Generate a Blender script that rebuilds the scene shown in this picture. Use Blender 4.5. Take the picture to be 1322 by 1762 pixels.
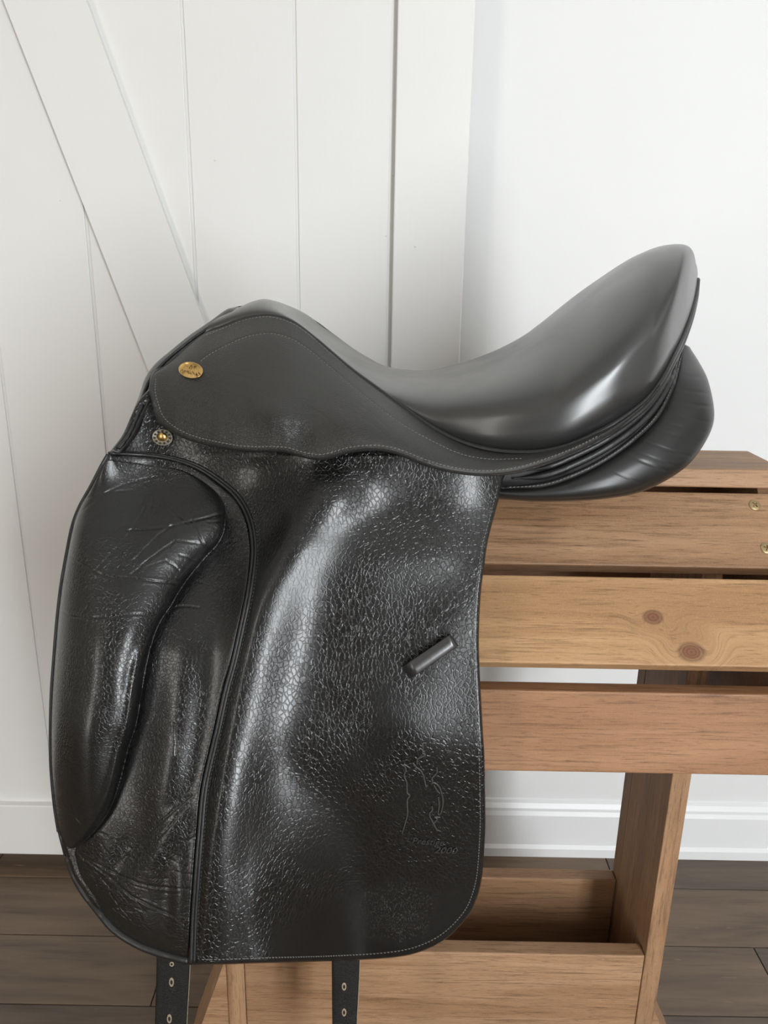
import bpy, bmesh, math, random
import numpy as np
from mathutils import Vector, Matrix

for o in list(bpy.data.objects):
    bpy.data.objects.remove(o, do_unlink=True)
random.seed(4); np.random.seed(4)
S = bpy.context.scene
COL = S.collection

# ------------------------------------------------------------------ camera
FPX, PITCH, ROLL, EYE = 1335.0, math.radians(17.2), math.radians(1.02), 1.05
FW = np.array([0, math.cos(PITCH), -math.sin(PITCH)])
U0 = np.array([0, math.sin(PITCH), math.cos(PITCH)])
RT = math.cos(ROLL) * np.array([1., 0, 0]) + math.sin(ROLL) * U0
UP = -math.sin(ROLL) * np.array([1., 0, 0]) + math.cos(ROLL) * U0
cam = bpy.data.cameras.new('camera')
cam.sensor_fit = 'VERTICAL'; cam.sensor_height = 36.0; cam.lens = FPX / 1762 * 36.0
cam.clip_start = 0.02
camo = bpy.data.objects.new('camera', cam); COL.objects.link(camo)
M = Matrix(((RT[0], UP[0], -FW[0], 0), (RT[1], UP[1], -FW[1], 0), (RT[2], UP[2], -FW[2], EYE), (0, 0, 0, 1)))
camo.matrix_world = M
S.camera = camo

# ------------------------------------------------------------------ world, light, exposure
w = bpy.data.worlds.new('world'); S.world = w; w.use_nodes = True
w.node_tree.nodes['Background'].inputs[0].default_value = (0.75, 0.87, 1.0, 1)
w.node_tree.nodes['Background'].inputs[1].default_value = 1.0
S.view_settings.view_transform = 'Standard'; S.view_settings.look = 'None'
S.view_settings.gamma = 1.0; S.view_settings.use_curve_mapping = False
S.view_settings.exposure = -0.52
# room: x -2.6..2.6, y REAR..WALL, z 0..CEIL ; daylight comes in by the windows behind the camera
WALL, REAR, CEIL, XL, XR = 1.225, -1.8, 2.5, -2.6, 2.6
WINS = [(0.90, 1.45, 0.10, 2.20, 122, (0.93, 0.97, 1.0)), (-2.1, -1.5, 0.10, 2.20, 36, (1.0, 0.94, 0.86))]
for (x0, x1, z0, z1, pw, colr) in WINS:
    L = bpy.data.lights.new('window_daylight', 'AREA'); L.shape = 'RECTANGLE'
    L.size = x1 - x0; L.size_y = z1 - z0; L.energy = pw; L.color = colr
    lo = bpy.data.objects.new('window_daylight', L); COL.objects.link(lo)
    lo.location = ((x0 + x1) / 2, REAR - 0.03, (z0 + z1) / 2)
    lo.rotation_euler = (math.radians(90), 0, 0)

# ------------------------------------------------------------------ helpers
def at(px, py, Y):
    px = np.asarray(px, float); py = np.asarray(py, float); Y = np.asarray(Y, float)
    d = FW * FPX + (px[..., None] - 661) * RT - (py[..., None] - 881) * UP
    t = Y / d[..., 1]
    p = d * t[..., None]; p[..., 2] += EYE
    return p

def link(name, me, mat=None, parent=None, smooth=True):
    o = bpy.data.objects.new(name, me); COL.objects.link(o)
    if mat: me.materials.append(mat)
    if smooth and len(me.polygons): me.polygons.foreach_set('use_smooth', [True] * len(me.polygons))
    if parent: o.parent = parent
    return o

def mesh_np(name, V, F):
    V = np.asarray(V, np.float32)
    me = bpy.data.meshes.new(name)
    F4 = np.asarray(F, np.int32)
    me.vertices.add(len(V)); me.vertices.foreach_set('co', V.ravel())
    n, k = F4.shape
    me.loops.add(n * k); me.loops.foreach_set('vertex_index', F4.ravel())
    me.polygons.add(n); me.polygons.foreach_set('loop_start', np.arange(0, n * k, k, dtype=np.int32))
    me.polygons.foreach_set('loop_total', np.full(n, k, np.int32))
    me.update(calc_edges=True); me.validate()
    return me

def mesh_list(name, V, F):
    me = bpy.data.meshes.new(name); me.from_pydata([tuple(map(float, v)) for v in V], [], F); me.update(); return me

def spline(pts, n, closed=False):
    P = np.asarray(pts, float)
    m = len(P)
    Q = np.vstack([2 * P[0] - P[1], P, 2 * P[-1] - P[-2]])
    out = []
    for i in range(m - 1):
        a, b, c, d = Q[i], Q[i + 1], Q[i + 2], Q[i + 3]
        for t in np.linspace(0, 1, 24, endpoint=False):
            out.append(0.5 * (2 * b + (c - a) * t + (2 * a - 5 * b + 4 * c - d) * t * t + (3 * b - a - 3 * c + d) * t ** 3))
    out.append(P[-1]); out = np.array(out)
    s = np.concatenate([[0], np.cumsum(np.linalg.norm(np.diff(out[:, :2], axis=0), axis=1))])
    q = np.linspace(0, s[-1], n)
    return np.stack([np.interp(q, s, out[:, k]) for k in range(out.shape[1])], 1)

def coons(top, left, bottom, right, nu, nv):
    T, B, L, R = spline(top, nu), spline(bottom, nu), spline(left, nv), spline(right, nv)
    u = np.linspace(0, 1, nu)[None, :, None]; v = np.linspace(0, 1, nv)[:, None, None]
    P = (1 - v) * T[None] + v * B[None] + (1 - u) * L[:, None] + u * R[:, None] \
        - ((1 - u) * (1 - v) * T[0] + u * (1 - v) * T[-1] + (1 - u) * v * B[0] + u * v * B[-1])
    return P[..., 0], P[..., 1], np.vstack([T, R[1:], B[::-1][1:], L[::-1][1:]])

def pdist(PX, PY, poly, signed=False):
    best = np.full(PX.shape, 1e9); sgn = np.zeros(PX.shape)
    for (ax, ay), (bx, by) in zip(poly[:-1], poly[1:]):
        dx, dy = bx - ax, by - ay; l2 = dx * dx + dy * dy
        if l2 < 1e-9: continue
        t = np.clip(((PX - ax) * dx + (PY - ay) * dy) / l2, 0, 1)
        qx, qy = PX - ax - t * dx, PY - ay - t * dy
        d = np.hypot(qx, qy); m = d < best
        best = np.where(m, d, best)
        if signed: sgn = np.where(m, np.sign(dx * qy - dy * qx), sgn)
    return (best, sgn) if signed else best

def sstep(x, a, b):
    t = np.clip((x - a) / (b - a), 0, 1); return t * t * (3 - 2 * t)

def gauss(PX, PY, x, y, sx, sy, ang=0):
    a = math.radians(ang); dx, dy = PX - x, PY - y
    ux, uy = dx * math.cos(a) + dy * math.sin(a), -dx * math.sin(a) + dy * math.cos(a)
    return np.exp(-(ux / sx) ** 2 - (uy / sy) ** 2)

def itp(x, pts):
    pts = np.asarray(pts, float); return np.interp(x, pts[:, 0], pts[:, 1])

def sitp(x, pts):
    """smooth interpolation (cubic Hermite)"""
    pts = np.asarray(pts, float); X, Yv = pts[:, 0], pts[:, 1]
    x = np.clip(x, X[0], X[-1]); m = np.gradient(Yv, X)
    i = np.clip(np.searchsorted(X, x, side='right') - 1, 0, len(X) - 2)
    h = X[i + 1] - X[i]; t = (x - X[i]) / h
    return (2 * t ** 3 - 3 * t ** 2 + 1) * Yv[i] + (t ** 3 - 2 * t ** 2 + t) * h * m[i] + (3 * t ** 2 - 2 * t ** 3) * Yv[i + 1] + (t ** 3 - t ** 2) * h * m[i + 1]

def sheet(name, PX, PY, Y, th, mat, parent, O, bnd=None, edge=4.0, edge_h=0.0022):
    """a piece of leather: a relief with thickness and rounded edge"""
    if bnd is not None and edge > 0:
        d = pdist(PX, PY, bnd)
        k = np.clip(1 - d / edge, 0, 1); Y = Y + edge_h * (1 - np.sqrt(np.maximum(0, 1 - k * k)))
    nv, nu = PX.shape
    F = at(PX, PY, Y).reshape(-1, 3) - O
    B = F + np.array([0, th, 0])
    idx = np.arange(nu * nv).reshape(nv, nu)
    q = np.stack([idx[:-1, :-1], idx[1:, :-1], idx[1:, 1:], idx[:-1, 1:]], -1).reshape(-1, 4)
    n = nu * nv
    loop = np.concatenate([idx[0, :], idx[1:, -1], idx[-1, ::-1][1:], idx[::-1, 0][1:-1]])
    l2 = np.roll(loop, -1)
    side = np.stack([loop, l2, l2 + n, loop + n], -1)
    V = np.vstack([F, B]); Fc = np.vstack([q, q[:, ::-1] + n, side])
    me = mesh_np(name, V, Fc)
    o = link(name, me, mat, parent)
    return o, dict(x=PX.ravel(), y=PY.ravel(), Y=Y.ravel())

def on(sh, pts, off):
    """points of the photograph's frame laid onto a sheet (world coordinates)"""
    pts = np.asarray(pts, float); Ys = []
    for x, y in pts[:, :2]:
        d = (sh['x'] - x) ** 2 + (sh['y'] - y) ** 2
        k = np.argpartition(d, 4)[:4]; wt = 1 / (d[k] + 0.3)
        Ys.append((sh['Y'][k] * wt).sum() / wt.sum())
    return at(pts[:, 0], pts[:, 1], np.array(Ys) - off)

def tube_geo(P, r, sides=8, flat=1.0, cap=True):
    P = np.asarray(P, float); n = len(P)
    r = np.full(n, r) if np.isscalar(r) else np.asarray(r)
    T = np.gradient(P, axis=0); T /= np.linalg.norm(T, axis=1)[:, None] + 1e-12
    ref = np.array([0, -1.0, 0])
    A = np.cross(T, ref); bad = np.linalg.norm(A, axis=1) < 1e-3
    A[bad] = np.cross(T[bad], np.array([0, 0, 1.0]))
    A /= np.linalg.norm(A, axis=1)[:, None] + 1e-12
    Bn = np.cross(A, T)
    V = []
    for k in range(sides):
        a = 2 * math.pi * k / sides
        V.append(P + A * (r * math.cos(a))[:, None] + Bn * (r * math.sin(a) * flat)[:, None])
    V = np.stack(V, 1).reshape(-1, 3)
    F = []
    i = np.arange(n - 1)[:, None] * sides; k = np.arange(sides)[None]
    k2 = (k + 1) % sides
    F = np.stack([i + k, i + k2, i + sides + k2, i + sides + k], -1).reshape(-1, 4)
    return V, F

def tube(name, P, r, mat, parent, O, sides=8, flat=1.0):
    V, F = tube_geo(P, r, sides, flat)
    me = mesh_np(name, V - O, F)
    bm = bmesh.new(); bm.from_mesh(me)
    es = [e for e in bm.edges if e.is_boundary]
    if es: bmesh.ops.holes_fill(bm, edges=es)
    bm.to_mesh(me); bm.free()
    return link(name, me, mat, parent)

def resample3(P, step):
    s = np.concatenate([[0], np.cumsum(np.linalg.norm(np.diff(P, axis=0), axis=1))])
    n = max(2, int(s[-1] / step)); q = np.linspace(0, s[-1], n)
    return np.stack([np.interp(q, s, P[:, k]) for k in range(3)], 1)

def stitches(name, P, mat, parent, O, length=0.0021, gap=0.0011, r=0.00042):
    P = resample3(P, (length + gap)); Vs, Fs, c = [], [], 0
    for a, b in zip(P[:-1], P[1:]):
        d = b - a; f = length / (length + gap)
        tilt = np.array([0, 0, 0.00035])
        Q = np.array([a + np.array([0, r * .9, 0]), a + d * f * .25 - tilt * .5, a + d * f * .75 + tilt * .5, a + d * f + np.array([0, r * .9, 0])])
        V, F = tube_geo(Q, np.array([r * .5, r, r, r * .5]), 5)
        Vs.append(V); Fs.append(F + c); c += len(V)
    me = mesh_np(name, np.vstack(Vs) - O, np.vstack(Fs))
    o = link(name, me, mat, parent); o['kind'] = 'stuff'
    return o

def boxmesh(name, L, W, T, bev=0.0015, seg=2):
    bm = bmesh.new(); bmesh.ops.create_cube(bm, size=1)
    for v in bm.verts: v.co = Vector((v.co.x * L, v.co.y * W, v.co.z * T))
    if bev: bmesh.ops.bevel(bm, geom=list(bm.edges), offset=bev, segments=seg, affect='EDGES', profile=0.5)
    me = bpy.data.meshes.new(name); bm.to_mesh(me); bm.free(); return me

def board(name, L, W, T, Mx, mat, parent=None, O=None, bev=0.0015, smooth=False):
    o = link(name, boxmesh(name, L, W, T, bev), mat, parent, smooth)
    if O is not None: Mx = Matrix.Translation(-Vector(O)) @ Mx
    o.matrix_basis = Mx
    return o

def block(name, x0, x1, y0, y1, z0, z1, mat, parent=None, O=None, bev=0.0):
    return board(name, x1 - x0, y1 - y0, z1 - z0, Matrix.Translation(((x0 + x1) / 2, (y0 + y1) / 2, (z0 + z1) / 2)), mat, parent, O, bev)

def frame_mx(c, ax, ay):
    ax, ay = Vector(ax).normalized(), Vector(ay).normalized(); az = ax.cross(ay)
    m = Matrix((ax, ay, az)).transposed().to_4x4(); m.translation = Vector(c); return m

def structure(o): o['kind'] = 'structure'; return o

def empty(name, loc):
    o = bpy.data.objects.new(name, None); COL.objects.link(o); o.location = loc; o.empty_display_size = .05; return o

def prism(name, poly, axis, a0, a1, mat, parent=None, O=(0, 0, 0)):
    """poly: list of 2D points; axis 'x' -> poly in (y,z), axis 'y' -> poly in (x,z)"""
    V = []
    for a in (a0, a1):
        for p, q in poly:
            V.append(Vector((a, p, q) if axis == 'x' else (p, a, q)) - Vector(O))
    n = len(poly)
    F = [list(range(n))[::-1], [i + n for i in range(n)]] + [[i, (i + 1) % n, (i + 1) % n + n, i + n] for i in range(n)]
    me = mesh_list(name, V, F)
    bm = bmesh.new(); bm.from_mesh(me); bmesh.ops.recalc_face_normals(bm, faces=bm.faces); bm.to_mesh(me); bm.free()
    return link(name, me, mat, parent, False)

# ------------------------------------------------------------------ materials
class NT:
    def __init__(s, name):
        s.m = bpy.data.materials.new(name); s.m.use_nodes = True
        s.t = s.m.node_tree; s.b = s.t.nodes['Principled BSDF']
    def n(s, typ, **kw):
        nd = s.t.nodes.new(typ)
        for k, v in kw.items():
            if hasattr(nd, k) and not k.startswith('i_'): setattr(nd, k, v)
        return nd
    def l(s, a, b): s.t.links.new(a, b)
    def val(s, sock, v):
        if isinstance(v, bpy.types.NodeSocket): s.l(v, sock)
        else: sock.default_value = v
    def math(s, op, a, b=None, c=None, clamp=False):
        nd = s.n('ShaderNodeMath', operation=op, use_clamp=clamp); s.val(nd.inputs[0], a)
        if b is not None: s.val(nd.inputs[1], b)
        if c is not None: s.val(nd.inputs[2], c)
        return nd.outputs[0]
    def obj(s): return s.n('ShaderNodeTexCoord').outputs['Object']
    def mapping(s, v, scale=(1, 1, 1), loc=(0, 0, 0), rot=(0, 0, 0)):
        nd = s.n('ShaderNodeMapping'); s.l(v, nd.inputs['Vector'])
        nd.inputs['Scale'].default_value = scale; nd.inputs['Location'].default_value = loc; nd.inputs['Rotation'].default_value = rot
        return nd.outputs[0]
    def noise(s, v, scale, detail=4, rough=.5, dist=0):
        nd = s.n('ShaderNodeTexNoise'); s.l(v, nd.inputs['Vector'])
        nd.inputs['Scale'].default_value = scale; nd.inputs['Detail'].default_value = detail
        nd.inputs['Roughness'].default_value = rough; nd.inputs['Distortion'].default_value = dist
        return nd.outputs['Fac'], nd.outputs['Color']
    def ramp(s, f, stops, interp='LINEAR'):
        nd = s.n('ShaderNodeValToRGB'); s.l(f, nd.inputs[0]); cr = nd.color_ramp; cr.interpolation = interp
        while len(cr.elements) < len(stops): cr.elements.new(.5)
        for e, (p, c) in zip(cr.elements, stops):
            e.position = p; e.color = (c, c, c, 1) if np.isscalar(c) else (*c, 1)
        return nd.outputs['Color']
    def mix(s, f, a, b, typ='MIX'):
        nd = s.n('ShaderNodeMix', data_type='RGBA', blend_type=typ)
        s.val(nd.inputs[0], f)
        for k, v in ((6, a), (7, b)):
            if isinstance(v, bpy.types.NodeSocket): s.l(v, nd.inputs[k])
            else: nd.inputs[k].default_value = (*v, 1)
        return nd.outputs[2]
    def maprange(s, v, a, b, c, d):
        nd = s.n('ShaderNodeMapRange'); s.val(nd.inputs[0], v)
        for k, x in zip((1, 2, 3, 4), (a, b, c, d)): nd.inputs[k].default_value = x
        return nd.outputs[0]
    def bump(s, h, strength, dist, nrm=None):
        nd = s.n('ShaderNodeBump'); s.l(h, nd.inputs['Height']); nd.inputs['Strength'].default_value = strength
        nd.inputs['Distance'].default_value = dist
        if nrm: s.l(nrm, nd.inputs['Normal'])
        return nd.outputs[0]
    def set(s, **kw):
        for k, v in kw.items():
            sock = s.b.inputs[k.replace('_', ' ')]
            if isinstance(v, bpy.types.NodeSocket): s.l(v, sock)
            else: sock.default_value = (*v, 1) if isinstance(v, tuple) and len(v) == 3 else v
        return s.m

def leather(name, base, rough, grain=0.0, gscale=210, stretch=(1, 1, 1), fine=0.25, crack=0.0, crack_scale=45, line=(.05, .048, .045), worn=(.42, .62), coat=.25, rot=(0, 0, 0), fade=None, scuff=None, spec=.5):
    t = NT(name); v = t.obj()
    big, bigc = t.noise(v, 14, 3)
    _, wc = t.noise(v, 160, 2)
    dv = t.n('ShaderNodeVectorMath', operation='MULTIPLY_ADD'); t.l(wc, dv.inputs[0]); dv.inputs[1].default_value = (.0035, .0035, .0035); t.l(v, dv.inputs[2])
    vec = t.mapping(dv.outputs[0], stretch, (0, 0, 0), rot)
    hts = []
    col = None
    fn, _ = t.noise(v, 1400, 3, .6)
    h = t.math('MULTIPLY', fn, fine)
    basec = t.mix(t.maprange(big, .3, .7, 0, 1), base, tuple(min(1, c * 1.5) for c in base))
    if grain:
        vo = t.n('ShaderNodeTexVoronoi', feature='DISTANCE_TO_EDGE'); t.l(vec, vo.inputs['Vector']); vo.inputs['Scale'].default_value = gscale
        cell = t.maprange(vo.outputs['Distance'], 0.0, .16, 0, 1)
        cell.node.interpolation_type = 'SMOOTHSTEP'
        msk = t.maprange(big, worn[0], worn[1], 1.0, .25)
        if fade:
            sx = t.n('ShaderNodeSeparateXYZ'); t.l(v, sx.inputs[0])
            fz = t.math('ADD', sx.outputs[2], t.math('MULTIPLY', t.math('SUBTRACT', big, .5), .12))
            keep = t.math('MAXIMUM', t.maprange(fz, fade[0], fade[1], .12, 1), t.maprange(sx.outputs[0], fade[2], fade[3], 1, 0))
            msk = t.math('MULTIPLY', msk, keep)
        h = t.math('ADD', h, t.math('MULTIPLY', t.math('MULTIPLY', cell, grain), msk))
        edge = t.math('MULTIPLY', t.math('SUBTRACT', 1.0, t.maprange(vo.outputs['Distance'], 0, .10, 0, 1)), msk)
        basec = t.mix(t.math('MULTIPLY', edge, .55), basec, line)
    if crack:
        mp = t.mapping(v, (1, 1, .55), (0, 0, 0), (0, .5, 0))
        _, c2 = t.noise(v, 40, 3)
        d2 = t.n('ShaderNodeVectorMath', operation='MULTIPLY_ADD'); t.l(c2, d2.inputs[0]); d2.inputs[1].default_value = (.02, .02, .02); t.l(mp, d2.inputs[2])
        v2 = t.n('ShaderNodeTexVoronoi', feature='DISTANCE_TO_EDGE'); t.l(d2.outputs[0], v2.inputs['Vector']); v2.inputs['Scale'].default_value = crack_scale
        ln = t.maprange(v2.outputs['Distance'], 0, .035, 1, 0)
        h = t.math('SUBTRACT', h, t.math('MULTIPLY', ln, crack))
        basec = t.mix(t.math('MULTIPLY', ln, .35), basec, line)
    if scuff:
        ds = t.n('ShaderNodeVectorMath', operation='DISTANCE'); t.l(v, ds.inputs[0]); ds.inputs[1].default_value = scuff
        n5, _ = t.noise(t.mapping(v, (900, 900, 420)), 1, 3, .7)
        n6, _ = t.noise(v, 60, 3)
        f5 = t.math('MULTIPLY', t.maprange(t.math('ADD', ds.outputs['Value'], t.math('MULTIPLY', n6, .03)), .028, .058, 1, 0), t.maprange(n5, .52, .68, 0, .8))
        basec = t.mix(f5, basec, (.085, .083, .078)); h = t.math('ADD', h, t.math('MULTIPLY', f5, .25))
    nrm = t.bump(h, 1.0, .0006)
    rv = t.maprange(big, .3, .7, rough - .05, rough + .07)
    return t.set(Base_Color=basec, Roughness=rv, Normal=nrm, Specular_IOR_Level=spec, Coat_Weight=coat, Coat_Roughness=.22)

def wood(name, c_dark, c_mid, c_light, knots=(), rough=.5, ring=1.0):
    t = NT(name); v = t.obj()
    rnd = t.n('ShaderNodeObjectInfo').outputs['Random']
    off = t.n('ShaderNodeCombineXYZ'); t.l(t.math('MULTIPLY', rnd, 37.0), off.inputs[0]); t.l(t.math('MULTIPLY', rnd, 11.0), off.inputs[1]); t.l(t.math('MULTIPLY', rnd, 5.0), off.inputs[2])
    if knots:
        sep = t.n('ShaderNodeSeparateXYZ'); t.l(v, sep.inputs[0]); yy = sep.outputs[1]
        kms = []
        for (kx, ky, kr) in knots:
            dx = t.math('MULTIPLY', t.math('SUBTRACT', sep.outputs[0], kx), .75); dy = t.math('SUBTRACT', sep.outputs[1], ky)
            d = t.math('SQRT', t.math('ADD', t.math('MULTIPLY', dx, dx), t.math('MULTIPLY', dy, dy)))
            kms.append((d, kr))
            wide = t.maprange(d, kr * .8, kr * 5, 1, 0); wide.node.interpolation_type = 'SMOOTHERSTEP'
            yy = t.math('ADD', yy, t.math('MULTIPLY', t.math('SUBTRACT', t.math('MULTIPLY', d, 1.0), yy), t.math('MULTIPLY', wide, .6)))
        cb = t.n('ShaderNodeCombineXYZ'); t.l(sep.outputs[0], cb.inputs[0]); t.l(yy, cb.inputs[1]); t.l(sep.outputs[2], cb.inputs[2])
        v0 = cb.outputs[0]
    else: v0 = v
    ad = t.n('ShaderNodeVectorMath', operation='ADD'); t.l(v0, ad.inputs[0]); t.l(off.outputs[0], ad.inputs[1]); vv = ad.outputs[0]
    a, _ = t.noise(t.mapping(vv, (2.6, 34 * ring, 34 * ring)), 1.0, 6, .62, .5)
    b, _ = t.noise(t.mapping(vv, (14, 330, 330)), 1.0, 3, .6, .2)
    c, _ = t.noise(t.mapping(vv, (60, 900, 900)), 1.0, 2, .6)
    blot, _ = t.noise(t.mapping(vv, (6, 10, 10)), 1.0, 3, .5)
    sp, _ = t.noise(v, 850, 2, .7)
    col = t.ramp(a, [(.28, c_dark), (.5, c_mid), (.72, c_light)])
    col = t.mix(t.maprange(blot, .4, .75, 0, .55), col, tuple(x * .72 for x in c_mid))
    col = t.mix(t.maprange(b, .53, .70, 0, .6), col, tuple(x * .45 for x in c_dark))
    col = t.mix(t.maprange(c, .56, .72, 0, .55), col, tuple(x * .35 for x in c_dark))
    col = t.mix(t.maprange(sp, .52, .72, 0, .22), col, tuple(min(1, x * 1.3) for x in c_light))
    if knots:
        for d, kr in kms:
            rr = t.math('SINE', t.math('MULTIPLY', d, 2600.0))
            km = t.maprange(d, kr * .8, kr * 1.15, 1, 0)
            kc = t.mix(t.maprange(rr, -1, 1, 0, .6), (.22, .095, .045), (.13, .05, .025))
            col = t.mix(km, col, kc)
            rim = t.math('MULTIPLY', t.maprange(d, kr * .9, kr * 1.1, 0, 1), t.maprange(d, kr * 1.1, kr * 1.5, 1, 0))
            col = t.mix(t.math('MULTIPLY', rim, .6), col, (.07, .03, .015))
    h = t.math('ADD', t.math('MULTIPLY', b, .6), t.math('MULTIPLY', c, .4))
    return t.set(Base_Color=col, Roughness=t.maprange(a, .3, .7, rough - .06, rough + .08), Normal=t.bump(h, .55, .0004), Specular_IOR_Level=.35)

def paint(name, base, rough=.45, brush=True, mottle=.03):
    t = NT(name); v = t.obj()
    n1, _ = t.noise(v, 2.2, 4); n2, _ = t.noise(t.mapping(v, (120, 120, 3)), 1, 4, .6)
    n3, _ = t.noise(v, 260, 2)
    col = t.mix(t.maprange(n1, .3, .7, 0, 1), base, tuple(x * (1 - mottle) for x in base))
    h = t.math('ADD', t.math('MULTIPLY', n2, 1.0 if brush else 0.0), t.math('MULTIPLY', n3, .4))
    return t.set(Base_Color=col, Roughness=rough, Normal=t.bump(h, .25, .0005))

def plain(name, base, rough=.5, metal=0.0, bumpy=0.0):
    t = NT(name); v = t.obj(); n1, _ = t.noise(v, 300, 3)
    col = t.mix(t.maprange(n1, .3, .7, 0, 1), base, tuple(x * .75 for x in base))
    kw = dict(Base_Color=col, Roughness=rough, Metallic=metal)
    if bumpy: kw['Normal'] = t.bump(n1, bumpy, .0004)
    return t.set(**kw)

def floor_mat():
    t = NT('dark floor wood'); v = t.obj()
    rnd = t.n('ShaderNodeObjectInfo').outputs['Random']
    off = t.n('ShaderNodeCombineXYZ'); t.l(t.math('MULTIPLY', rnd, 53.0), off.inputs[0]); t.l(t.math('MULTIPLY', rnd, 17.0), off.inputs[1])
    ad = t.n('ShaderNodeVectorMath', operation='ADD'); t.l(v, ad.inputs[0]); t.l(off.outputs[0], ad.inputs[1]); vv = ad.outputs[0]
    a, _ = t.noise(t.mapping(vv, (3, 26, 26)), 1, 5, .6, .5)
    b, _ = t.noise(t.mapping(vv, (10, 190, 190)), 1, 4, .6)
    sc, _ = t.noise(t.mapping(vv, (18, 120, 10)), 1, 2, .5)
    col = t.ramp(a, [(.28, (.075, .052, .038)), (.52, (.138, .098, .068)), (.75, (.185, .132, .092))])
    tint = t.ramp(rnd, [(0, (.68, .70, .74)), (.5, (1, 1, 1)), (1, (1.22, 1.12, 1.0))])
    col = t.mix(1.0, col, tint, 'MULTIPLY')
    col = t.mix(t.maprange(b, .55, .8, 0, .5), col, (.022, .015, .011))
    col = t.mix(t.maprange(sc, .70, .76, 0, .8), col, (.27, .19, .13))
    return t.set(Base_Color=col, Roughness=t.maprange(a, .3, .7, .36, .52), Normal=t.bump(b, .35, .0004), Specular_IOR_Level=.5)

M_WALL = paint('white wall paint', (.80, .80, .79), .6, False, .02)
M_TAUPE = paint('taupe wall paint', (.46, .44, .41), .6, False, .02)
M_CEIL = paint('ceiling paint', (.82, .82, .80), .7, False, .02)
M_DOOR = paint('white door paint', (.80, .79, .77), .42, True, .03)
M_TRIM = paint('white trim paint', (.83, .83, .83), .35, False, .01)
M_FLOOR = floor_mat()
M_GAP = plain('dark floor joint', (.02, .015, .012), .8)
M_GROOVE = paint('groove paint', (.76, .75, .73), .6, False, .02)
W1 = ((.25, .132, .066), (.37, .210, .112), (.48, .295, .170))
M_WOOD = wood('stained pine', *W1)
M_WOOD_RED = wood('reddish stained pine', (.23, .108, .052), (.34, .175, .088), (.44, .245, .135), ring=.8)
M_SEAT = leather('seat leather', (.017, .0167, .016), .35, 0, fine=.06, crack=0, coat=.5, spec=.9)
M_FLAP = leather('grained flap leather', (.0055, .0054, .0052), .23, .42, 250, (1.25, 1.25, .8), .12, coat=.3, line=(.025, .024, .022), fade=(-.38, -.29, -.15, -.07), scuff=tuple(at(688, 1552, .563) - np.array([.03, .79, .8694])))
M_SKIRT = leather('fine grained skirt leather', (.022, .021, .019), .48, .5, 520, (.7, .7, 1.2), .3, coat=.05, line=(.04, .039, .036))
M_BLOCK = leather('soft creased leather', (.0065, .0063, .0059), .24, .36, 330, (1.0, 1, 1.0), .12, coat=.3, worn=(.40, .56), line=(.03, .029, .027))
M_PANEL = leather('smooth panel leather', (.010, .0098, .0095), .30, 0, fine=.10, coat=.12)
M_EDGE = leather('leather piping', (.008, .008, .0078), .36, 0, fine=.6, coat=.3)
M_STRAP = leather('billet leather', (.005, .005, .0045), .38, .3, 600, fine=.5, coat=.1)
M_STITCH = plain('grey thread', (.20, .195, .18), .7)
M_STITCHD = plain('dark thread', (.035, .034, .032), .6)
M_GOLD = plain('brass plaque', (.86, .56, .20), .33, 1.0, .3)
M_GOLDD = plain('engraved brass', (.20, .12, .04), .5, .6)
M_PALE = plain('pale stud ring', (.30, .27, .21), .45, .3, .3)
M_GREEN = plain('dark enamel star', (.014, .02, .012), .5)
M_RAW = plain('raw cut leather', (.36, .29, .20), .8)
M_STEEL = plain('yellowed zinc screw', (.50, .38, .20), .38, .9, .3)
M_BLACK = plain('screw recess', (.012, .01, .009), .7)
M_SCREWD = plain('countersunk dark screw', (.09, .07, .05), .5, .5)

# ------------------------------------------------------------------ room
base = structure(block('floor', XL, XR, REAR, WALL, -.06, -.004, M_GAP))
PWID = .1255; GAPF = .0015
row_y = 1.0097            # a joint seen in the photograph
k0 = int(math.floor((REAR - row_y) / PWID)); k1 = int(math.ceil((WALL - row_y) / PWID))
forced = {-1: [-.335, .62, 1.5], 0: [-1.0, -.30, .31, 1.2], -2: [-.58, -.245, .90], 1: [-.7, .43, 1.4]}
for k in range(k0, k1):
    y0, y1 = row_y + k * PWID, min(WALL, row_y + (k + 1) * PWID)
    y0 = max(y0, REAR)
    if k in forced: cuts = [XL] + forced[k] + [XR]
    else:
        cuts = [XL]; x = XL + random.uniform(.3, 1.1)
        while x < XR - .25:
            cuts.append(x); x += random.uniform(.55, 1.25)
        cuts.append(XR)
    for a, b in zip(cuts[:-1], cuts[1:]):
        o = board('floor_board', b - a - GAPF, y1 - y0 - GAPF, .012, Matrix.Translation(((a + b) / 2, (y0 + y1) / 2, -.006)), M_FLOOR, base, None, .0012)
        o.matrix_parent_inverse = base.matrix_basis.inverted()

structure(block('wall_back', XL, XR, WALL, WALL + .1, 0, CEIL, M_WALL))
structure(block('wall_left', XL - .1, XL, REAR, WALL, 0, CEIL, M_TAUPE))
structure(block('wall_right', XR, XR + .1, REAR, WALL, 0, CEIL, M_TAUPE))
structure(block('ceiling', XL, XR, REAR, WALL, CEIL, CEIL + .1, M_CEIL))
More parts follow.
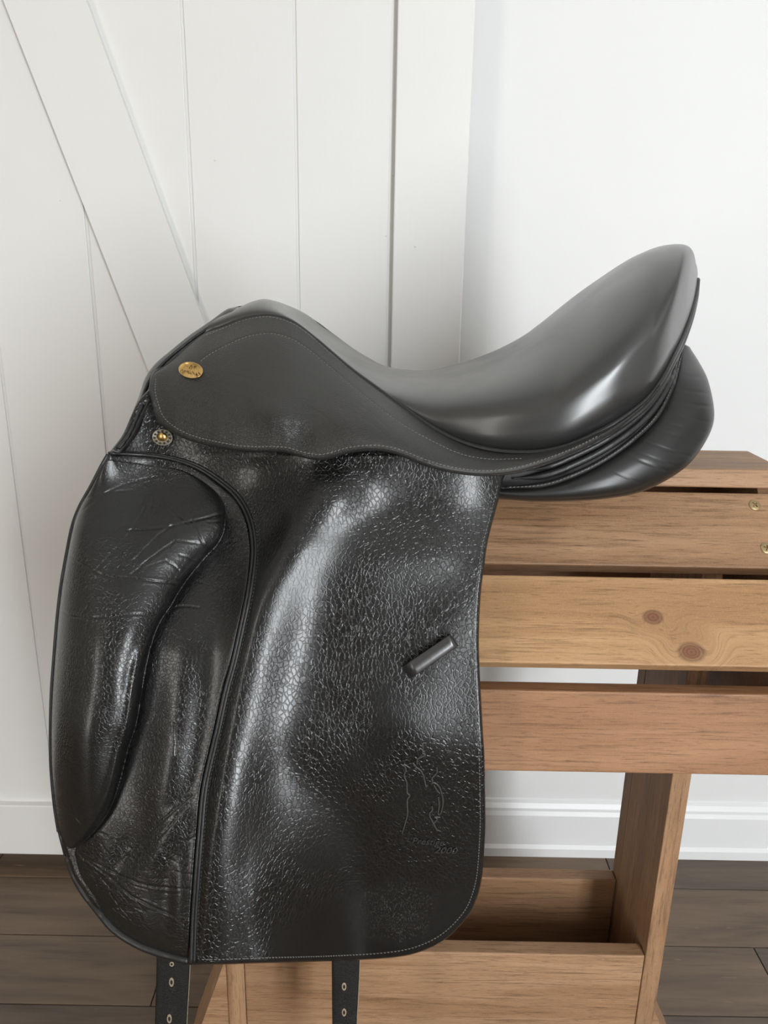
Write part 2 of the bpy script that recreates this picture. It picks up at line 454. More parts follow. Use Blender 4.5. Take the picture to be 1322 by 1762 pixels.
# wall behind the camera, with two window openings
(bx0, bx1, bz0, bz1), (ax0, ax1, az0, az1) = [q[:4] for q in WINS]
bm = bmesh.new()
def addb(x0, x1, z0, z1):
    r = bmesh.ops.create_cube(bm, size=1)['verts']
    for v in r: v.co = Vector(((x0 + x1) / 2 + v.co.x * (x1 - x0), REAR - .06 + v.co.y * .12, (z0 + z1) / 2 + v.co.z * (z1 - z0)))
addb(XL, XR, 0, az0); addb(XL, XR, az1, CEIL); addb(XL, ax0, az0, az1); addb(ax1, bx0, az0, az1); addb(bx1, XR, az0, az1)
me = bpy.data.meshes.new('wall_front'); bm.to_mesh(me); bm.free()
structure(link('wall_front', me, M_TAUPE, None, False))
for i, q in enumerate(WINS):
    x0, x1, z0, z1 = q[:4]
    we = structure(empty('window_%d' % (i + 1), ((x0 + x1) / 2, REAR, z0)))
    O = we.location
    for a, b, c, d in ((x0, x1, z0 - .07, z0), (x0, x1, z1, z1 + .07), (x0 - .07, x0, z0 - .07, z1 + .07), (x1, x1 + .07, z0 - .07, z1 + .07)):
        block('window_frame', a, b, REAR, REAR + .02, c, d, M_TRIM, we, O)
    block('glazing_bar', (x0 + x1) / 2 - .015, (x0 + x1) / 2 + .015, REAR - .02, REAR, z0, z1, M_TRIM, we, O)
    block('glazing_bar', x0, x1, REAR - .021, REAR - .001, (z0 + z1) / 2 - .015, (z0 + z1) / 2 + .015, M_TRIM, we, O)

# baseboard with moulded profile
prof = [(WALL, 0), (WALL - .017, 0), (WALL - .017, .018), (WALL - .012, .024), (WALL - .012, .088), (WALL - .009, .096), (WALL - .009, .102), (WALL - .004, .110), (WALL - .003, .116), (WALL, .118)]
structure(prism('baseboard_back', prof, 'x', -.9, XR, M_TRIM))

# barn door sliding in front of the wall
DF = 1.150                       # front of the raised frame
DX1 = .1066; DX0 = -.86; DZ0, DZ1 = .036, 2.12
door = structure(empty('door_1', (-.38, DF + .02, DZ0)))
DO = door.location
block('door_backing', DX0 + .01, DX1 - .004, DF + .0148, DF + .036, DZ0 + .004, DZ1 - .004, M_GROOVE, door, DO)
SEAMS = [-.8745, -.7245, -.5735, -.4268, -.2768, -.1294, .0005]
for i, (a, b) in enumerate(zip(SEAMS[:-1], SEAMS[1:])):
    g = .0022
    block('door_plank', max(a + g, DX0 + .002), b - g, DF + .0125, DF + .0164, DZ0 + .006, DZ1 - .006, M_DOOR, door, DO, .0010)
block('door_stile', .0062, DX1, DF, DF + .020, DZ0, DZ1, M_DOOR, door, DO, .0018)
block('door_stile', DX0, DX0 + .1, DF, DF + .020, DZ0, DZ1, M_DOOR, door, DO, .0018)
block('bottom_rail', DX0 + .1015, .0045, DF, DF + .020, DZ0, .1400, M_DOOR, door, DO, .0018)
block('top_rail', DX0 + .1015, .0045, DF, DF + .020, DZ1 - .11, DZ1, M_DOOR, door, DO, .0018)
# diagonal brace: lower edge through (-.5013,1.3684) and (-.3514,.9084); upper through (-.3965,1.3785) and (-.2648,.9797)
sl = (.9084 - 1.3684) / (.5013 - .3514)
def xl(z): return -.5013 + (z - 1.3684) / sl
def xu(z): return -.3965 + (z - 1.3785) / sl
zb, zt = .1415, DZ1 - .1115
xlim = .0042
poly = [(xl(zb), zb), (xlim, zb)]
zc = 1.3785 + (xlim + .3965) * sl
poly = [(xl(zb), zb), (min(xu(zb), xlim), zb)] + ([(xlim, zc)] if zc > zb else [])
zl = 1.3684 + (DX0 + .102 + .5013) * sl
poly += [(xu(zt), zt), (max(xl(zt), DX0 + .102), zt)] + ([(DX0 + .102, zl)] if zl < zt else [])
br = prism('diagonal_brace', poly, 'y', DF + .0004, DF + .0125, M_DOOR, door, DO)
# small nail dents in the door paint
for (px, py, r) in ((678, 300, .0022), (665, 406, .0016), (715, 424, .0018), (370, 276, .0016), (104, 345, .0014)):
    p = at(px, py, DF + (.0125 if px < 680 else 0))
    V = [Vector((p[0] + r * math.cos(a), p[1] - .0004, p[2] + r * .8 * math.sin(a))) - DO for a in np.linspace(0, 2 * math.pi, 12, endpoint=False)]
    V += [Vector((p[0] + r * .5 * math.cos(a), p[1] - .0009, p[2] + r * .5 * math.sin(a))) - DO for a in np.linspace(0, 2 * math.pi, 12, endpoint=False)]
    me = mesh_list('nail_head', V, [[i, (i + 1) % 12, (i + 1) % 12 + 12, i + 12] for i in range(12)] + [list(range(12, 24))])
    link('nail_head', me, M_GROOVE, door)

# ------------------------------------------------------------------ saddle stand
YC = .79; ZTOP = .8694
RX0, RX1 = -.238, .3985
RL = RX1 - RX0; RXC = (RX0 + RX1) / 2
stand = empty('saddle_stand', (RXC, YC, 0))
stand['label'] = 'brown stained wooden slatted saddle stand on the dark floor, carrying the saddle'
stand['category'] = 'saddle stand'
SO = stand.location
PT = .0175
def screw_mesh(r, name):
    n = 29; V = []; idx = {}; F = []
    g = np.linspace(-1, 1, n)
    for j in range(n):
        for i in range(n):
            x, y = g[i], g[j]
            # square to disc
            u, v = x * math.sqrt(1 - y * y / 2), y * math.sqrt(1 - x * x / 2)
            d = math.hypot(u, v)
            z = .0012 * (1 - d * d) ** .5 if d < 1 else 0
            z = .0004 + .0006 * (1 - d ** 4)
            if (abs(u) < .13 and abs(v) < .55) or (abs(v) < .13 and abs(u) < .55): z -= .0016
            V.append((u * r, v * r, z))
    F = [(j * n + i, j * n + i + 1, (j + 1) * n + i + 1, (j + 1) * n + i) for j in range(n - 1) for i in range(n - 1)]
    me = mesh_list(name, V, F); return me
SCREW = screw_mesh(.0054, 'screw')
def add_screws(plank, lst, mat, rot=.4, sink=0):
    for k, (x, y, z) in enumerate(lst):
        me = SCREW.copy(); o = link('screw', me, mat, plank, False)
        me.materials.append(M_BLACK)
        for p in me.polygons:
            c = p.center
            if c.z < .0001: p.material_index = 1
        o.location = (x, y, z - sink); o.rotation_euler = (0, 0, rot + k * .5)

# top plank
tp = board('top_plank', RL, .089, PT + .0015, Matrix.Translation((RXC, YC, ZTOP - (PT + .0015) / 2)), M_WOOD, stand, SO, .0018)
add_screws(tp, [(RL / 2 - .0285, .027, (PT + .0015) / 2 - .0004), (RL / 2 - .0285, -.018, (PT + .0015) / 2 - .0004)], M_SCREWD, sink=.0006)
# side slats: (y,z) of the upper outer edge, elevation of the outer normal, width
PROF = [(.7345, .8475, 44, .080), (.650, .7925, 42, .080), (.5985, .7045, 2, .080)]
# fit the height of each slat's upper edge to the photograph
for i, (yt, py) in enumerate(((.7345, 845), (.650, 993), (.5985, 1192))):
    PROF[i] = (yt, float(at(1100, py, yt)[2]), PROF[i][2], PROF[i][3])
inner = []
for side in (1, -1):
    for i, (y, z, e, wd) in enumerate(PROF):
        a = math.radians(e)
        dn = Vector((0, -math.sin(a), -math.cos(a))); nr = Vector((0, -math.cos(a), math.sin(a)))
        c = Vector((RXC, y, z)) + dn * wd / 2 - nr * PT / 2
        if side == 1:
            inner.append(((y, z), (y, z) + (), dn, nr, wd))
        if side == -1:
            c.y = 2 * YC - c.y; dn = Vector((0, -dn.y, dn.z)); nr = Vector((0, -nr.y, nr.z))
        ax = Vector((1, 0, 0)); ay = -dn if side == 1 else dn
        mx = frame_mx(c, ax, ay)
        mat = M_WOOD if i != 2 else M_WOOD_RED
        if side == 1 and i == 1:
            kn = []
            inv = mx.inverted()
            for (kx, ky, kr) in ((1124, 1062, .0052), (1190, 1122, .0068)):
                best = None
                for Y in np.linspace(.56, .68, 240):
                    q = inv @ Vector(at(kx, ky, Y)); 
                    if best is None or abs(q.z - PT / 2) < best[0]: best = (abs(q.z - PT / 2), q.x, q.y)
                kn.append((best[1], best[2], kr))
            mat = wood('knotty stained pine', (.30, .155, .066), (.44, .25, .118), (.55, .34, .175), kn)
        o = board('slat', RL, wd, PT, mx, mat, stand, SO, .0016)
        if side == 1 and i == 0:
            inv = mx.inverted(); sc = []
            for (kx, ky) in ((1298.5, 869.5), (1319, 943.5)):
                best = None
                for Y in np.linspace(.64, .76, 240):
                    q = inv @ Vector(at(kx, ky, Y))
                    if best is None or abs(q.z - PT / 2) < best[0]: best = (abs(q.z - PT / 2), q.x, q.y)
                sc.append((best[1], best[2], PT / 2 + .0002))
            add_screws(o, sc, M_STEEL, .7)
        if side == 1 and i == 2:
            add_screws(o, [(RL / 2 - .0145, .02, PT / 2 + .0002)], M_STEEL)

# end panels the slats are screwed to
def inn(i, t, extra=.0006):
    y, z, e, wd = PROF[i]; a = math.radians(e)
    return (y - math.sin(a) * wd * t + math.cos(a) * (PT + extra), z - math.cos(a) * wd * t - math.sin(a) * (PT + extra))
half = [(YC - .0360, ZTOP - PT - .0022), inn(0, .22), inn(0, 1), inn(1, 0.12), inn(1, 1), inn(2, .1), inn(2, .93), (.70, .570)]
half = [half[0]] + [p for p in half[1:]]
full = half + [(2 * YC - p[0], p[1]) for p in half[::-1]]
for x0, x1 in ((RX1 - .024, RX1 - .004), (RX0 + .004, RX0 + .024)):
    prism('end_panel', full, 'x', x0, x1, M_WOOD, stand, SO)
# legs, tray
LX = ((.3175, .3385), (-.178, -.157))
LY0, LY1 = .720, .860
LEGTOP = .800
for k, (x0, x1) in enumerate(LX):
    # board's length runs along local x -> vertical grain; leg is two boards edge to edge
    for (a, b) in ((LY0, LY1 - .026), (LY1 - .0255, LY1)):
        c = Vector(((x0 + x1) / 2, (a + b) / 2, LEGTOP / 2))
        board('leg', LEGTOP, b - a, x1 - x0, frame_mx(c, (0, 0, 1), (0, 1, 0)), M_WOOD, stand, SO, .0012)
    s = 1 if k == 0 else -1
    xo = x1 if k == 0 else x0
    top = .20 if k == 0 else .27
    prism('foot', [(xo, top), (xo, 0), (xo + s * .085, 0), (xo + s * .078, .03)], 'y', LY0 + .004, LY1 - .004, M_WOOD, stand, SO)
FB = (-.1565, .317)
ztray = float(at(900, 1642, LY0)[2])
for nm, ya in (('tray_board', LY0 + .0005), ('tray_board', LY1 - .0195)):
    c = Vector(((FB[0] + FB[1]) / 2, ya + .0095, ztray - .10))
    board(nm, FB[1] - FB[0], .20, .019, frame_mx(c, (1, 0, 0), (0, 0, 1)), M_WOOD, stand, SO, .0016)
board('tray_bottom', FB[1] - FB[0], LY1 - LY0 - .042, .012, Matrix.Translation(((FB[0] + FB[1]) / 2, (LY0 + LY1) / 2, ztray - .19)), M_WOOD, stand, SO, .001)

# ------------------------------------------------------------------ saddle
SA = np.array([.03, YC, ZTOP])
saddle = empty('dressage_saddle', SA)
saddle['label'] = 'black leather dressage saddle with deep seat and long flap, resting on the wooden stand'
saddle['category'] = 'saddle'

def mirror(o, name=None):
    c = o.copy(); COL.objects.link(c); c.scale = (1, -1, 1); c.name = name or o.name
    return c

# ---- seat
ST = [  # top line x,y ; near edge x,y ; half width ; fullness
 (416, 530, 354, 572, .050, 2.0), (430, 521, 385, 560, .052, 2.0), (440, 517, 412, 549, .053, 2.0), (455, 515, 440, 542, .054, 2.0),
 (475, 521, 470, 541, .056, 2.0), (500, 538, 502, 551, .058, 2.0), (545, 575, 545, 583, .064, 2.0), (602, 611, 598, 628, .076, 2.0),
 (660, 640, 640, 659, .088, 2.05), (725, 648, 692, 696, .104, 2.1), (775, 645, 745, 732, .119, 2.2), (825, 632, 798, 758, .132, 2.6),
 (876, 609, 857, 772, .144, 2.9), (930, 575, 920, 774, .152, 3.2), (980, 536, 973, 764, .156, 3.4), (1030, 493, 1026, 742, .155, 3.5),
 (1072, 462, 1068, 718, .151, 3.5), (1105, 439, 1110, 686, .141, 3.3), (1132, 427, 1138, 650, .126, 3.0), (1152, 421, 1158, 612, .104, 2.5),
 (1168, 421, 1175, 577, .076, 2.4), (1180, 427, 1190, 535, .044, 2.2), (1190, 437, 1198, 500, .016, 2.0), (1195, 446, 1200.5, 478, .0005, 2.0)]
A = np.array(ST, float)
sp = spline(np.column_stack([A[:, 2:4], A[:, 0:2], A[:, 4:6]]), 240)
Ex, Ey, Tx, Ty, HW, NN = sp.T
HW = np.maximum(HW, .0004)
NU = 90
Cc = at(Tx, Ty, np.full(len(Tx), YC)); Ec = at(Ex, Ey, YC - HW)
ph = np.linspace(0, 1, NU) ** .8 * math.pi / 2
seatV = []
for side in (1, -1):
    pass
rows = []
for i in range(len(Tx)):
    n = NN[i]; s = np.sin(ph) ** (2 / n); s[-1] = 1
    k_ = 2 + (n - 2) * 5.0; a_ = .52 * min(1, (n - 2) / 1.3)
    c = 1 - (a_ * s ** 2.1 + (1 - a_) * (1 - (1 - s ** k_) ** (1 / k_)))
    near = np.stack([Cc[i, 0] + (Ec[i, 0] - Cc[i, 0]) * s ** 2, YC - HW[i] * s, Ec[i, 2] + (Cc[i, 2] - Ec[i, 2]) * c], 1)
    # tuck the last bit under the rim
    under = np.array([[Ec[i, 0] - .002, YC - HW[i] * .93, Ec[i, 2] - .002 - .004], [Ec[i, 0] - .004, YC - HW[i] * .3, Ec[i, 2] - .010]])
    near = np.vstack([near, under])
    far = near.copy(); far[:, 1] = 2 * YC - far[:, 1]
    rows.append(np.vstack([near[::-1], far[1:]]))
R = np.array(rows); nr, nc = R.shape[:2]
idx = np.arange(nr * nc).reshape(nr, nc)
F = np.stack([idx[:-1, :-1], idx[:-1, 1:], idx[1:, 1:], idx[1:, :-1]], -1).reshape(-1, 4)
F = np.vstack([F, np.stack([idx[:-1, -1], idx[:-1, 0], idx[1:, 0], idx[1:, -1]], -1)])
me = mesh_np('seat', R.reshape(-1, 3) - SA, F)
bm = bmesh.new(); bm.from_mesh(me); bmesh.ops.remove_doubles(bm, verts=bm.verts, dist=.0001); bmesh.ops.recalc_face_normals(bm, faces=bm.faces)
bm.to_mesh(me); bm.free()
seat = link('seat', me, M_SEAT, saddle)
seat['label'] = 'smooth dark grey-black padded seat'
edge3 = np.stack([Ec[:, 0], Ec[:, 1] - .0008, Ec[:, 2] - .0018], 1)
tube('seat_welt', edge3, .0026, M_EDGE, seat, SA, 8)
edge4 = edge3[95:].copy(); edge4[:, 2] -= .0052; edge4[:, 1] -= .0012
tube('seat_welt', edge4, np.interp(np.arange(len(edge4)), [0, 40, len(edge4)], [.0006, .0026, .0024]), M_EDGE, seat, SA, 8)
# seam ring below the cantle top
ce = Ec.copy()

def Yedge(x):   # depth of the seat's near edge along the photograph's x, front to rear
    return YC - np.interp(x, Ex[40:], HW[40:])

# ---- flap
_tp = np.array([(60, .600), (130, .612), (190, .632), (255, .660), (330, .657), (420, .643), (540, .627), (640, .620), (740, .616), (870, .622)])
TOPC = np.polyfit((_tp[:, 0] - 450) / 400, _tp[:, 1], 6)
def Yflap(PX, PY):
    top = np.polyval(TOPC, (PX - 450) / 400) + .00018 * np.clip(785 - PY, 0, 120)
    lowY = .590 - .096 * np.clip((PY - 930) / 720, -.3, 1.1)
    q = np.clip((PY - 760) / (235 + 180 * (1 - sstep(PX, 360, 520))), 0, 1); m = q ** 3 * (q * (6 * q - 15) + 10)
    Y = top * (1 - m) + lowY * m
    Y = Y + .010 * sstep(PX, 640, 870) * (1 - sstep(PY, 840, 1100))    # rear edge turns in
    ridge = sitp(PY, [(700, 575), (830, 560), (900, 522), (1000, 462), (1100, 437), (1200, 414), (1300, 394), (1450, 370), (1660, 350)])
    wr = np.where(PX > ridge, 76, 34)
    Y = Y - sitp(PY, [(600, 0), (700, 0), (790, .0005), (900, .0115), (1000, .0130), (1200, .0155), (1400, .0185), (1520, .0172), (1660, .010), (1700, .009)]) * np.exp(-((PX - ridge) / wr) ** 2)
    Y = Y + .062 * sstep(PY, 1230, 1720) * sstep(PX, 430, 640)      # lower rear corner hangs straight
    Y = Y - .0040 * gauss(PX, PY, 720, 1240, 110, 200)
    Y = Y + .012 * (1 - sstep(PX, 86, 330)) 
    # soft shoulder where the panel bulges under the flap's top
    Y = Y - .009 * gauss(PX, PY, 560, 850, 95, 46, -8)
    Y = Y + .006 * gauss(PX, PY, 455, 830, 40, 50)
    return Y
nz = lambda PX, PY: .0009 * np.sin(PX / 41 + 1.7 * np.sin(PY / 83)) * np.sin(PY / 57 + 1.1 * np.sin(PX / 66))
fl_top = [(262, 664), (300, 703), (420, 746), (545, 766), (640, 750), (740, 777), (830, 796), (885, 800)]
fl_left = [(262, 664), (238, 690), (225, 717), (211, 748), (190, 778), (175, 803), (157, 838), (138, 872), (126, 904), (117, 947), (107, 1004), (100, 1062), (94, 1134), (90, 1191), (88, 1245), (88, 1299), (90.5, 1344), (95, 1388), (102, 1435), (113, 1468), (127, 1507), (145, 1536)]
fl_bot = [(145, 1536), (169, 1569), (198, 1604), (234, 1628), (272, 1644), (311, 1654), (332, 1660), (376, 1660), (459, 1657), (540, 1655), (614, 1652), (664, 1649), (706, 1643), (741, 1631), (771, 1613), (795, 1590)]
fl_right = [(885, 800), (869, 822), (859, 858), (848, 898), (839, 936), (833, 978), (828.5, 1014), (826, 1050), (824.5, 1105), (826, 1159), (829, 1214), (831.5, 1260), (834, 1300), (835, 1358), (835.5, 1418), (833.5, 1462), (830, 1506), (824, 1536), (812.5, 1566), (795, 1590)]
PX, PY, bnd = coons(fl_top, fl_left, fl_bot, fl_right, 320, 400)
YF = Yflap(PX, PY) + nz(PX, PY)
# the flap's cover panel hides the front of it: tuck it back there
seam = [(186, 780), (252, 784), (298, 791.6), (339, 806), (382, 835), (408, 861), (425, 895), (432, 932), (432, 967), (425, 1019), (413, 1076), (399, 1139), (385, 1191), (370, 1260), (364, 1285), (348, 1358), (341, 1432), (335, 1507), (330, 1581), (327, 1658)]
seamS = spline(seam, 160)
ds, sg = pdist(PX, PY, seamS, True)
inside = (sg > 0)
YF = YF + np.where(inside & (PY > 770), .006 * sstep(ds, 0, 10), 0)
flap, shF = sheet('flap', PX, PY, YF, .0055, M_FLAP, saddle, SA, bnd, 6, .0028)
flap['label'] = 'long grained black leather flap'
mirror(flap)

# ---- padded knee block cover at the front of the flap
kb_top = [(188, 781), (252, 785), (298, 792), (339, 807), (381, 836)]
kb_left = [(188, 781), (175, 803), (157, 838), (138, 872), (126, 904), (117, 947), (107, 1004), (100, 1062), (94, 1134), (90, 1191), (88, 1245), (88, 1299), (90.5, 1344), (95, 1388), (102, 1435), (113, 1468), (127, 1507)]
kb_bot = [(127, 1507), (145, 1536), (169, 1569), (198, 1604), (234, 1628), (272, 1644), (325, 1656)]
kb_right = [(381, 836), (407, 861), (423.5, 895), (430.5, 932), (430.5, 967), (423.5, 1019), (411.5, 1076), (397.5, 1139), (383.5, 1191), (368, 1260), (362, 1285), (346, 1358), (339, 1432), (333, 1507), (328, 1581), (325, 1656)]
PX, PY, bnd = coons(kb_top, kb_left, kb_bot, kb_right, 210, 540)
crease = spline([(250, 800), (310, 809), (353, 832), (376, 856), (384, 884), (385, 909), (374, 935), (350, 961), (316, 1004), (293, 1042), (273, 1073), (258, 1114), (247, 1162), (238, 1220), (231, 1255), (219, 1290), (204, 1350), (187, 1394), (160, 1430), (133, 1456), (108, 1470)], 150)
dB = pdist(PX, PY, bnd)
dL = pdist(PX, PY, spline(kb_left + kb_bot[1:], 200))
dC, sC = pdist(PX, PY, crease, True)
inb = sC > 0              # towards the front edge: the block itself
Yk = Yflap(PX, PY) - .0022
hgt = .0035 * (1 - np.exp(-dB / 14))
blockh = .031 * np.sqrt(np.clip(1 - (1 - np.clip(dC / 92, 0, 1)) ** 2, 0, 1)) * (1 - .45 * sstep(PY, 1240, 1470)) * sstep(PY, 770, 975)
hgt = hgt + np.where(inb, blockh, 0)
# crown of the block near the top, ridge down its rear side
hgt += np.where(inb, .006 * gauss(PX, PY, 300, 905, 90, 70, -20), 0)
hgt += .0050 * gauss(PX, PY, 292, 1330, 34, 190, 8) * (~inb)
hgt += .0035 * gauss(PX, PY, 308, 1540, 16, 90, 2)
hgt -= .0030 * gauss(PX, PY, 205, 1500, 26, 120, 38) 
hgt += .0026 * gauss(PX, PY, 265, 1465, 22, 130, 40)
hgt -= .0024 * np.exp(-(dC / 5.5) ** 2) * sstep(PY, 940, 1010)
hgt += .0030 * np.exp(-((dC - 13) / 9) ** 2) * sstep(PY, 1080, 1150) * (1 - sstep(PY, 1330, 1440)) * inb
# front edge rolls away from the viewer
rl = np.clip(dL / 74, 0, 1)
roll = .034 * (1 - np.sqrt(np.clip(1 - (1 - rl) ** 2, 0, 1))) * sstep(PY, 781, 900) * (1 - .6 * sstep(PY, 1380, 1600))
Yk = Yk - hgt + roll
# creases
CR = [([(120, 870), (150, 858), (185, 848), (235, 845)], .3), ([(120, 955), (150, 975), (178, 990), (214, 994), (262, 1000), (312, 1006)], 1.0),
      ([(105, 1050), (130, 1062), (200, 1060), (230, 1056), (280, 1055), (312, 1042), (345, 1044)], .8),
      ([(220, 913), (260, 911), (300, 904), (340, 895), (384, 884)], .9), ([(228, 966), (250, 945), (270, 925), (300, 905)], .9), ([(225, 990), (262, 960), (300, 935)], .6),
      ([(160, 985), (205, 940), (235, 900), (250, 875)], .5), ([(275, 860), (300, 880), (322, 900)], .5), ([(330, 895), (350, 940), (362, 950)], .4),
      ([(310, 955), (345, 968)], .4), ([(288, 965), (308, 982)], .4), ([(130, 888), (185, 846), (250, 822), (320, 812)], .35),
      ([(300, 930), (340, 935), (360, 948)], .4), ([(372, 938), (415, 932)], .5), ([(385, 890), (408, 902)], .4), ([(365, 975), (420, 972)], .3), ([(340, 1000), (415, 1022)], .3),
      ([(136, 1470), (180, 1502), (235, 1545), (300, 1575)], .8), ([(136, 1468), (175, 1490), (240, 1520), (300, 1530)], .7), ([(140, 1472), (165, 1510), (172, 1535)], .5), ([(110, 1380), (150, 1430), (160, 1440)], .4),
      ([(215, 1478), (250, 1440), (300, 1395), (330, 1370)], .8), ([(205, 1500), (235, 1475), (280, 1435), (325, 1385)], .5), ([(300, 1245), (302, 1300)], .5),
      ([(120, 1380), (140, 1415), (185, 1440)], .4)]
rs = np.random.RandomState(7)
gr = np.zeros(PX.shape)
for pts, a in CR:
    p = spline(pts, 40); p = p + np.cumsum(rs.normal(0, .35, p.shape), axis=0) * .6
    d = pdist(PX, PY, p)
    gr += a * (np.exp(-(d / 1.7) ** 2) * .00085 - np.exp(-((d - 4) / 2.6) ** 2) * .00022)
# many fine wrinkles running across the seam and the lower front
for k in range(150):
    if k < 45: x, y, a0, ln = rs.uniform(350, 418), rs.uniform(890, 1060), rs.normal(-.1, .3), rs.uniform(14, 34)
    elif k < 110: x, y, a0, ln = rs.uniform(150, 310), rs.uniform(1440, 1625), rs.normal(.5, .45), rs.uniform(18, 60)
    else: x, y, a0, ln = rs.uniform(150, 330), rs.uniform(860, 1010), rs.normal(-.7, .6), rs.uniform(12, 40)
    n = 6; ang = a0 + np.cumsum(rs.normal(0, .12, n)); st = ln / n
    p = np.array([(x, y)] + [(x, y)] * n, float)
    for j in range(n): p[j + 1] = p[j] + st * np.array([math.cos(ang[j]), math.sin(ang[j])])
    m = (np.abs(PX - x) < ln + 12) & (np.abs(PY - y) < ln + 12)
    if not m.any(): continue
    d = pdist(PX[m], PY[m], p); gr[m] += rs.uniform(.25, .6) * np.exp(-(d / 1.3) ** 2) * .0006
Yk = Yk + gr + .7 * nz(PX * 1.3, PY * 1.1)
kb, shK = sheet('knee_block', PX, PY, Yk, .004, M_BLOCK, saddle, SA, bnd, 5, .002)
kb['label'] = 'padded knee block with creased smooth leather'

# flap piping: rolled front-lower edge, seam piping, edges
low = spline([(100, 1425), (109, 1452), (122, 1490), (142, 1529), (168, 1564), (197, 1598), (233, 1622), (272, 1638), (324, 1652)], 90)
P3 = on(shK, low, .0008)
tube('edge_piping', P3, np.interp(np.linspace(0, 1, 90), [0, .25, 1], [.0012, .0037, .0037]), M_EDGE, saddle, SA, 10)
up_l = spline([(186, 782), (174, 803), (156, 838), (137, 872), (125, 904), (116, 947), (106, 1004), (99, 1062), (93, 1134), (89, 1191), (87.5, 1245), (87.5, 1299), (90, 1344), (94.5, 1388), (101, 1430)], 140)
tube('edge_piping', on(shK, up_l, -.001), .0017, M_EDGE, saddle, SA, 8)
sP = spline([(x, y) for x, y in seam], 260)
tube('seam_piping', on(shF, sP + np.array([2.0, -.5]), .0012), .0016, M_EDGE, flap, SA, 8)
tube('seam_piping', on(shF, sP + np.array([7.5, -2.5]), .0002), .0015, M_EDGE, flap, SA, 8)
off_seam = spline([(300, 782), (345, 796), (392, 826), (421, 855), (437, 892), (443, 932), (443, 967), (436, 1020), (424, 1077), (410, 1140), (396, 1192), (381, 1260), (375, 1285), (359, 1358), (352, 1432), (346, 1507), (341, 1581), (339, 1645)], 300)
stitches('stitching', on(shF, off_seam, .0004), M_STITCHD, flap, SA)
rear_st = spline([(857, 835), (848, 870), (838, 908), (829, 945), (823, 985), (818.5, 1020), (816, 1055), (815, 1105), (816.5, 1159), (819, 1214), (822, 1262), (824.5, 1300), (826, 1358), (826.5, 1418), (824.5, 1462), (821, 1504), (815, 1532), (804, 1560), (788, 1582), (765, 1604), (737, 1621), (703, 1633), (662, 1639.5), (612, 1643), (540, 1646), (459, 1648), (376, 1651), (345, 1651)], 420)
stitches('stitching', on(shF, rear_st, .0004), M_STITCH, flap, SA)

# scuffed keeper loop
lc = np.array([[699, 1158], [783, 1101.]])
dirv = (lc[1] - lc[0]) / np.linalg.norm(lc[1] - lc[0]); nrm = np.array([-dirv[1], dirv[0]])
arc = []
n = 40
Vl = []
for i in range(n + 1):
    t = i / n
    c = lc[0] + (lc[1] - lc[0]) * t
    hh = .0072 * min(1, (math.sin(min(t, .16) / .16 * math.pi / 2)) if t < .16 else 1) * (1 if t < .93 else math.cos((t - .93) / .07 * math.pi / 2) ** .5 if t < .9999 else 0)
    for (wd, dd) in ((-12.5, .0), (-11.5, .0008), (11.5, .0008), (12.5, .0), (11.5, -.0008), (-11.5, -.0008)):
        q = c + nrm * wd
        b = on(shF, [q], .0012 + hh + dd)[0]
        Vl.append(b)
Vl = np.array(Vl); Fl = []
for i in range(n):
    for k in range(6):
        Fl.append((i * 6 + k, i * 6 + (k + 1) % 6, (i + 1) * 6 + (k + 1) % 6, (i + 1) * 6 + k))
me = mesh_np('keeper_loop', Vl - SA, np.array(Fl))
keeper = link('keeper_loop', me, M_SEAT, flap, False)
keeper['label'] = 'small leather strap keeper loop'
tri = np.array([[778, 1088], [806, 1075], [808, 1080], [796, 1102], [800, 1112], [812, 1104]], float)
stitches('stitching', on(shF, spline(tri[:3], 24), .0003), M_STITCH, flap, SA)
stitches('stitching', on(shF, spline(tri[2:5], 24), .0003), M_STITCH, flap, SA)

# embossed emblem: a horse's head drawn with raised lines
def emb(pts): return [(640 + x / 6.61, 1250 + y / 6.61) for x, y in pts]
LINES = [[(360, 425), (388, 490), (368, 560), (398, 640), (402, 750), (432, 785), (405, 830), (402, 900), (406, 985), (385, 1080), (345, 1220)],
         [(362, 425), (400, 448), (432, 470)], [(465, 410), (500, 455), (500, 492)], [(500, 460), (552, 495), (588, 560), (606, 640), (620, 690)],
         [(515, 430), (520, 375), (560, 350), (602, 330), (600, 312), (580, 306), (578, 270), (545, 245), (540, 270)], [(620, 186), (580, 190), (580, 232)],
         [(735, 460), (742, 520), (700, 572), (682, 590), (695, 625)], [(684, 640), (722, 642), (770, 690), (797, 770), (810, 860), (790, 970), (768, 1005), (754, 985), (766, 900), (756, 795)],
         [(704, 662), (740, 722), (772, 760)], [(680, 900), (690, 950), (655, 1000), (692, 1085), (745, 1185)], [(776, 1030), (712, 1030), (745, 1050), (708, 1100)]]
Vs, Fs, c = [], [], 0
for ln in LINES:
    p = spline(emb(ln), max(8, len(ln) * 5))
    P = on(shF, p, .0004); V, Fq = tube_geo(P, .0007, 6)
    Vs.append(V); Fs.append(Fq + c); c += len(V)
me = mesh_np('embossed_emblem', np.vstack(Vs) - SA, np.vstack(Fs))
M_EMB = leather('embossed leather line', (.045, .044, .041), .3, 0, fine=.3)
e = link('embossed_emblem', me, M_EMB, flap); e['label'] = 'embossed horse head emblem'

